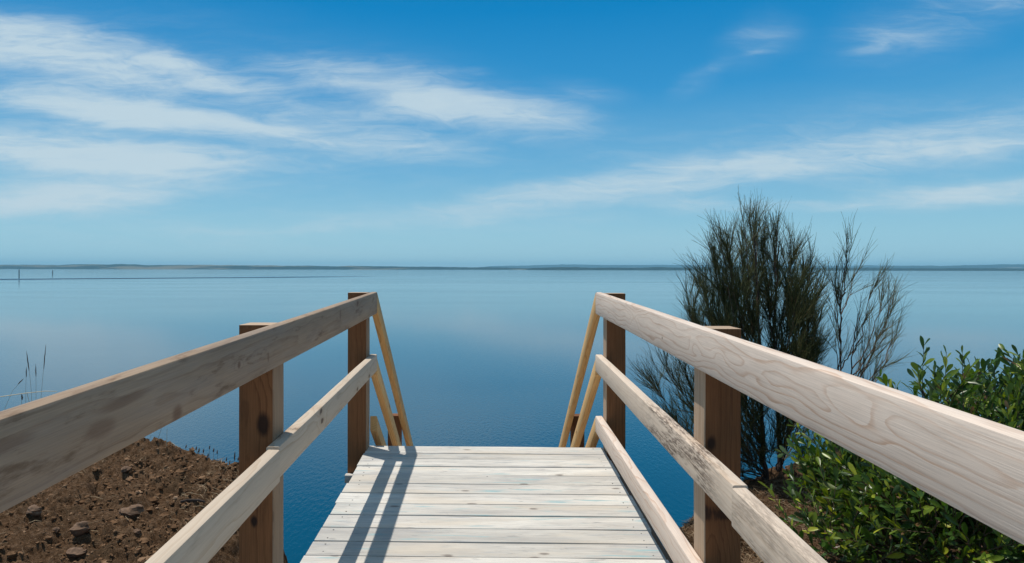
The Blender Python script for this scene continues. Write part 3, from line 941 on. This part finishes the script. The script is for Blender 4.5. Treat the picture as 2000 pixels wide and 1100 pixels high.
def wattle(label, base, lobes, nsh, lsz=1.0, young=0.35):
    o = thing('wattle_shrub', base, label, 'shrub', 'wattle shrubs on the right bank')
    B = Vector(base)
    fol, stm = MB(), MB()
    vol = [rx * ry * rz for (_, (rx, ry, rz)) in lobes]
    for li, (c, rad) in enumerate(lobes):
        c = Vector(c)
        n = int(nsh * vol[li] / sum(vol))
        for k in range(5):
            e = c + Vector([random.uniform(-.6, .6) * q for q in rad])
            mid = B.lerp(e, 0.5) + rvec(0.06) - Vector((0, 0, 0.05))
            cv = bez(B + rvec(0.04), mid, e, 10)
            stm.tube(cv, [0.011 * (1 - 0.7 * i / 10) for i in range(11)], 6)
        for k in range(n):
            v = rvec().normalized()
            rr = random.uniform(0.30, 1.0) ** 0.6
            # crown surface is uneven: some directions reach out further
            lump = 0.80 + 0.34 * math.sin(v.x * 5 + li * 2) * math.sin(v.y * 6 + v.z * 4 + li)
            p = c + Vector((v.x * rad[0], v.y * rad[1], v.z * rad[2])) * rr * lump
            if p.z < gz(p.x, p.y) + 0.03: continue
            d = (v * 0.65 + Vector((0, 0, 0.65)) + rvec(0.28)).normalized()
            L = random.uniform(0.13, 0.27)
            ps = strand(stm, p - d * 0.06, d, L + 0.06, 0.03, 0.0024, n=5)
            nl = int(L * 46) + 2
            ang = random.uniform(0, 6.28)
            outer = max(0.0, (rr * lump - 0.55)) * 1.6
            for j in range(nl):
                t = 0.15 + 0.85 * (j + 0.5) / nl
                q, qd = curve_at(ps, t)
                ang += 2.4 + random.gauss(0, 0.25)
                sx = qd.cross(Vector((0.2, 0.9, 0.3))).normalized()
                sy = qd.cross(sx)
                side = sx * math.cos(ang) + sy * math.sin(ang)
                open_ = random.uniform(0.55, 1.1) * (1.15 - 0.55 * t)
                ld = (qd * 1.0 + side * open_ + rvec(0.10)).normalized()
                size = random.uniform(0.042, 0.096) * (1.05 - 0.35 * t) * lsz
                cv_ = min(1.0, max(0.0, random.gauss(0.42 + young * t * outer, 0.23)))
                leaf(fol, q, ld, (qd * 0.6 - side * 0.5 + rvec(0.35)).normalized() if random.random() < .75 else rvec(), size, size * random.uniform(0.25, 0.37), cv_, random.uniform(-0.05, 0.22))
    stm.build('stems', M_STEM, o)
    fol.build('foliage', M_LEAF, o, sharp=None)
    return o


def lob(px, py, y, rx, ry, rz):
    return (P(px, py, y), (rx, ry, rz))


wattle('broad-leaved green wattle shrub filling the bank under the right railing', gp(1720, 1000, 3.3),
       [lob(1670, 975, 3.5, .24, .33, .25), lob(1760, 1000, 3.2, .33, .35, .30), lob(1625, 905, 3.65, .14, .2, .14), lob(1870, 1020, 2.9, .36, .35, .34), lob(1730, 925, 3.55, .22, .25, .16), lob(1640, 1060, 3.1, .18, .22, .14)], 560, 1.0, .5)
wattle('tall glossy wattle shrub rising above the right railing at the edge of the view', gp(1960, 900, 3.2),
       [lob(1842, 800, 3.15, .15, .24, .16), lob(1958, 850, 3.25, .25, .32, .24), lob(2075, 835, 3.3, .30, .35, .34), lob(1900, 900, 3.3, .34, .32, .26), lob(2020, 960, 3.0, .36, .35, .40)], 600, 1.05, .28)

# ------------------------------------------------------------------ loose bits on the soil
def lump_mesh(mb, c, s, r, sub=1):
    a, b_, c_ = s * random.uniform(.8, 1.3), s * random.uniform(.8, 1.2), s * random.uniform(.55, .9)
    rings, seg = (3, 6) if sub == 1 else (4, 8) if sub == 1.5 else (9, 14)
    rz = random.uniform(0, 6.28)
    ph = [random.uniform(0, 6.28) for _ in range(6)]
    V = [(0, 0, 1)]
    for i in range(1, rings + 1):
        th = PI * i / (rings + 1)
        for k in range(seg):
            f_ = 2 * PI * k / seg + i * 0.4
            V.append((math.sin(th) * math.cos(f_), math.sin(th) * math.sin(f_), math.cos(th)))
    V.append((0, 0, -1))
    out_ = []
    for (x, y, z) in V:
        k = 1 + 0.16 * math.sin(3.1 * x + ph[0]) * math.sin(2.7 * y + ph[1]) + 0.12 * math.sin(6 * z + ph[2] + 3 * x)
        if sub == 2: k += 0.07 * math.sin(9 * x + ph[3]) * math.sin(11 * y + 7 * z + ph[4]) + random.gauss(0, 0.025)
        else: k += random.gauss(0, 0.10 if sub == 1 else 0.24)
        X, Y = x * a * k, y * b_ * k
        out_.append((c[0] + X * math.cos(rz) - Y * math.sin(rz), c[1] + X * math.sin(rz) + Y * math.cos(rz), c[2] + z * c_ * k))
    Fc = [(0, 1 + k, 1 + (k + 1) % seg) for k in range(seg)]
    for i in range(rings - 1):
        for k in range(seg):
            a0 = 1 + i * seg
            Fc.append((a0 + k, a0 + seg + k, a0 + seg + (k + 1) % seg, a0 + (k + 1) % seg))
    last = len(V) - 1
    a0 = 1 + (rings - 1) * seg
    Fc += [(a0 + k, last, a0 + (k + 1) % seg) for k in range(seg)]
    mb.raw(out_, Fc, r)


mb = MB()
N = 9000
xs = np.concatenate([rng.uniform(-3.6, -1.0, 7000), rng.uniform(1.0, 2.3, 2000)])
ys = rng.uniform(1.7, 5.4, N)
zs = ground(xs, ys)
ye = np.interp(xs, EX, EY)
for x, y, z, e in zip(xs, ys, zs, ye):
    if y > e + 0.12: continue
    s = 0.0030 + 0.012 * random.random() ** 5
    lump_mesh(mb, (x, y, z + s * 0.25), s, min(1, max(0, random.gauss(.45, .25))))
o = mb.build('soil_crumbs', M_CLOD, sharp=50)
tag(o, 'loose crumbs of dry brown soil scattered over the bank', kind='stuff')


mb = MB()
xs = rng.uniform(-3.6, -1.1, 9000); ys = rng.uniform(1.7, 5.4, 9000)
zs = ground(xs, ys); ye = np.interp(xs, EX, EY); dens_ = fbm(xs * 2.2, ys * 2.2, 3, 91)
for x, y, z, e, dn_ in zip(xs, ys, zs, ye, dens_):
    if y > e + 0.05 or random.random() > (dn_ - 0.30) * 2.2: continue
    s_ = 0.006 + 0.022 * random.random() ** 4
    lump_mesh(mb, (x, y, z - s_ * 0.05), s_, min(1, max(0, random.gauss(.38, .18))), sub=1.5)
o = mb.build('soil_clods', M_CLOD, sharp=45)
tag(o, 'clumped clods of brown soil heaped over the left bank', kind='stuff')


def on_ground(px, py):
    """where the line of sight through (px, py) meets the soil"""
    for y in np.arange(1.5, 7.0, 0.01):
        x, yy, z = P(px, py, y)
        g = float(ground(np.array([x]), np.array([yy]))[0])
        if z <= g: return x, yy, g
    return P(px, py, 5.0)


for (px, py, wpx, lab) in [
    (258, 1000, 34, 'large rounded earthy stone in the middle of the brown soil'),
    (157, 1034, 28, 'angular grey stone below the large rounded one on the soil'),
    (68, 1000, 27, 'blocky stone near the lower edge of the left top rail'),
    (150, 1079, 27, 'flat pale stone at the bottom edge of the soil'),
    (247, 918, 17, 'small pale stone high on the soil mound'),
    (110, 1041, 14, 'tiny pale stone beside the angular grey stone'),
    (268, 1040, 14, 'tiny dark stone under the large rounded one')]:
    x, y, z = on_ground(px, py + wpx * 0.3)
    mb = MB()
    s = wpx / F * y * 0.5
    lump_mesh(mb, (x, y, z + s * 0.35), s, 0.5, sub=2)
    o = mb.build('stone', M_STONE, sharp=35, origin=(x, y, z))
    tag(o, lab, 'stone', 'stones on the soil')

x, y, z = on_ground(368, 985)
mb = MB()
mb.tube([(x - .04, y - .01, z + .012), (x, y, z + .018), (x + .06, y + .015, z + .014), (x + .10, y + .01, z + .006)], [.008, .010, .009, .005], 7)
tag(mb.build('stick', M_TRUNK, origin=(x, y, z)), 'short dark stick lying on the soil near the left middle rail', 'stick')

# dry needle litter on the right bank and along the lip on the left
mb = MB()
def litter(n, x0, x1, y0, y1):
    xs = rng.uniform(x0, x1, n); ys = rng.uniform(y0, y1, n)
    zs = ground(xs, ys); ye = np.interp(xs, EX, EY)
    for x, y, z, e in zip(xs, ys, zs, ye):
        if y > e + 0.15: continue
        a = random.uniform(0, PI); L = random.uniform(.03, .10); dzz = random.uniform(-.006, .02)
        d = Vector((math.cos(a) * L, math.sin(a) * L, dzz))
        p = Vector((x, y, z + 0.008))
        mb.tube([p - d / 2, p + Vector((0, 0, random.uniform(0, .008))) + rvec(.003), p + d / 2], [.0011, .0014, .0008], 3, cap=False)
litter(3500, 0.9, 1.5, 3.0, 4.4)
litter(5200, 0.86, 2.3, 2.2, 4.7)
litter(700, -1.9, -1.15, 3.9, 4.85)
litter(500, -3.5, -1.2, 2.0, 5.0)
tag(mb.build('needle_litter', M_LITTER, sharp=None), 'dry straw coloured needle litter strewn on the bank', kind='stuff')

# ------------------------------------------------------------------ dry grass stalks on the lip of the left bank
def stalk(px_pts, y, head, label, rad=0.0022, hrad=0.006, pale=False, hl=None):
    pts = [Vector(P(a, b, y)) for a, b in px_pts]
    g = gz(pts[0].x, pts[0].y)
    if pts[0].z > g:                                   # root it in the bank
        pts.insert(0, Vector((pts[0].x, pts[0].y, g - 0.02)))
    fine = []
    for i in range(len(pts) - 1):
        for k in range(4): fine.append(pts[i].lerp(pts[i + 1], k / 4))
    fine.append(pts[-1])
    o = thing('grass_stalk', pts[0][:], label, 'grass stalk', 'dry grass stalks on the left bank')
    mb = MB()
    n_ = len(fine)
    mb.tube(fine, [rad * (1 - 0.5 * i / n_) for i in range(n_)], 5)
    mb.build('stem', M_STRAW if pale else M_STALK, o)
    if head:
        a, b = [Vector(P(q[0], q[1], y)) for q in head]
        mb = MB()
        hp = [a.lerp(b, k / 8) + rvec(0.0008) for k in range(9)]
        mb.tube(hp, [hrad * max(0.12, math.sin(PI * min(1, 0.12 + k / 8.6)) ** 0.6) for k in range(9)], 7)
        mb.build('seed_head', M_SEED, o)
    return o


YR = 5.3
stalk([(64, 800), (60, 745), (52, 688)], YR, ((57.5, 726), (52, 687)), 'tallest leaning dark reed spike left of the three above the grey rail', .0016, .0038)
stalk([(51, 800), (51, 760), (52, 722)], YR + .05, ((52, 738), (52, 718)), 'short dark reed spike hugging the base of the leaning one', .0014, .0036)
stalk([(71, 800), (71, 750), (70, 712)], YR, ((71, 737), (70, 714)), 'short upright reed spike in the middle of the group above the rail', .0014, .0036)
stalk([(79, 800), (84, 740), (90, 674)], YR + .1, ((86, 722), (90, 676)), 'tall thin reed spike rightmost of the group above the rail', .0015, .0034)
stalk([(43, 800), (43, 790), (43, 772)], YR, ((44, 783), (43, 771)), 'stubby dark reed spike just clearing the grey rail', .0018, .006)
stalk([(-20, 790), (0, 777), (48, 770), (90, 765.5), (112, 766)], YR - .2, None, 'long pale straw bent flat across the reed spikes', .004, pale=True)
stalk([(10, 800), (25, 765), (46, 742)], YR, ((36, 752), (47, 741)), 'faint feathery straw leaning right at the left edge', .0016, .004, True)
stalk([(60, 800), (58, 788), (53, 768)], YR, None, 'pale short broken straw behind the bent straw', .003, pale=True)
YL = 5.0
lip = [(364, 873, 'm'), (354, 881, 'm'), (370, 884, 'd'), (384, 876.5, 'd'), (389.5, 880, 'd'), (387, 890, 'D'), (398, 881, 'd'), (407, 890, 'd'), (410, 874.5, 'm'),
       (418, 880, 'd'), (425, 883.5, 'm'), (400, 901, 'd'), (443, 897.5, 'm'), (459, 891, 'D'), (466, 897, 'd'), (449, 904, 'd')]
for i, (px, py, k_) in enumerate(lip):
    hl = 9 if k_ == 'D' else 4
    r_ = 0.0052 if k_ != 'm' else 0.0045
    stalk([(px + random.uniform(-3, 3), 915), (px + random.uniform(-1, 1), py + hl + 6), (px + 0.6, py - hl)], YL + random.uniform(-.1, .1),
          ((px - 0.6, py + hl), (px + 0.8, py - hl)), 'small dry stalk with a dark seed head on the lip of the soil bank', .0014, r_)
for (pp, lab) in [([(330, 885), (337, 866), (350, 875), (343, 880)], 'pale dead grass blade curling over the soil lip'),
                  ([(326, 886), (326.5, 862), (327, 838)], 'upright pale grass blade where rail and soil meet'),
                  ([(300, 880), (310, 856), (316, 838)], 'dark leaning grass blade close under the left top rail'),
                  ([(292, 880), (291, 865), (296, 850)], 'short pale grass tuft blade nearest the left top rail')]:
    stalk(pp, 5.05, None, lab, .0022, pale=('dark' not in lab))

# ------------------------------------------------------------------ channel markers out on the bay
for (px, pyb, pyt, lab, wd) in [(37.5, 542, 527.5, 'tallest pale-footed channel marker pole at the far left of the bay', .30), (103, 536.5, 528.5, 'shorter dark channel marker pole right of the tallest one', .34),
                            (463, 531.5, 528, 'faint tiny channel marker pole above the left railing', .16), (776.5, 531.5, 525.6, 'thin distant channel marker pole near the middle of the bay', .2)]:
    hor = HY + (px - CX) * 0.00175
    y = H * F / (pyb - hor)
    x = (px - CX) / F * y
    top = (pyb - pyt) / F * y
    o = thing('channel_marker', (x, y, 0), lab, 'marker pole', 'channel marker poles')
    mb = MB()
    mb.tube([(x, y, -2), (x, y, top * .5), (x, y, top)], [wd, wd, wd * .9], 10)
    mb.build('pole', M_MARK, o)
    mb = MB()
    mb.tube([(x, y, top + .01), (x, y, top + wd * 1.2)], [wd * 1.5, wd * 0.9], 10)
    mb.build('beacon', M_MARK, o)

# ------------------------------------------------------------------ air over the bay
hz = MB()
X0, X1, Yn, Y_, Z0, Z1 = -15000, 15000, -400, 14500, -3.0, 130.0
hz.raw([(X0, Yn, Z0), (X1, Yn, Z0), (X1, Y_, Z0), (X0, Y_, Z0), (X0, Yn, Z1), (X1, Yn, Z1), (X1, Y_, Z1), (X0, Y_, Z1)],
       [(3, 2, 1, 0), (4, 5, 6, 7), (0, 1, 5, 4), (1, 2, 6, 5), (2, 3, 7, 6), (3, 0, 4, 7)])
hm = bpy.data.materials.new('sea haze')
hm.use_nodes = True
t = NT(hm.node_tree)
out = t.n('ShaderNodeOutputMaterial')
pv = t.n('ShaderNodeVolumePrincipled')
pv.inputs['Color'].default_value = (0.37, 0.73, 0.92, 1)
pv.inputs['Density'].default_value = 0.000085
pv.inputs['Anisotropy'].default_value = 0.0
t.link(pv.outputs[0], out.inputs['Volume'])
o = hz.build('haze', hm, smooth=False)
tag(o, 'thin blue sea haze over the bay', kind='stuff')
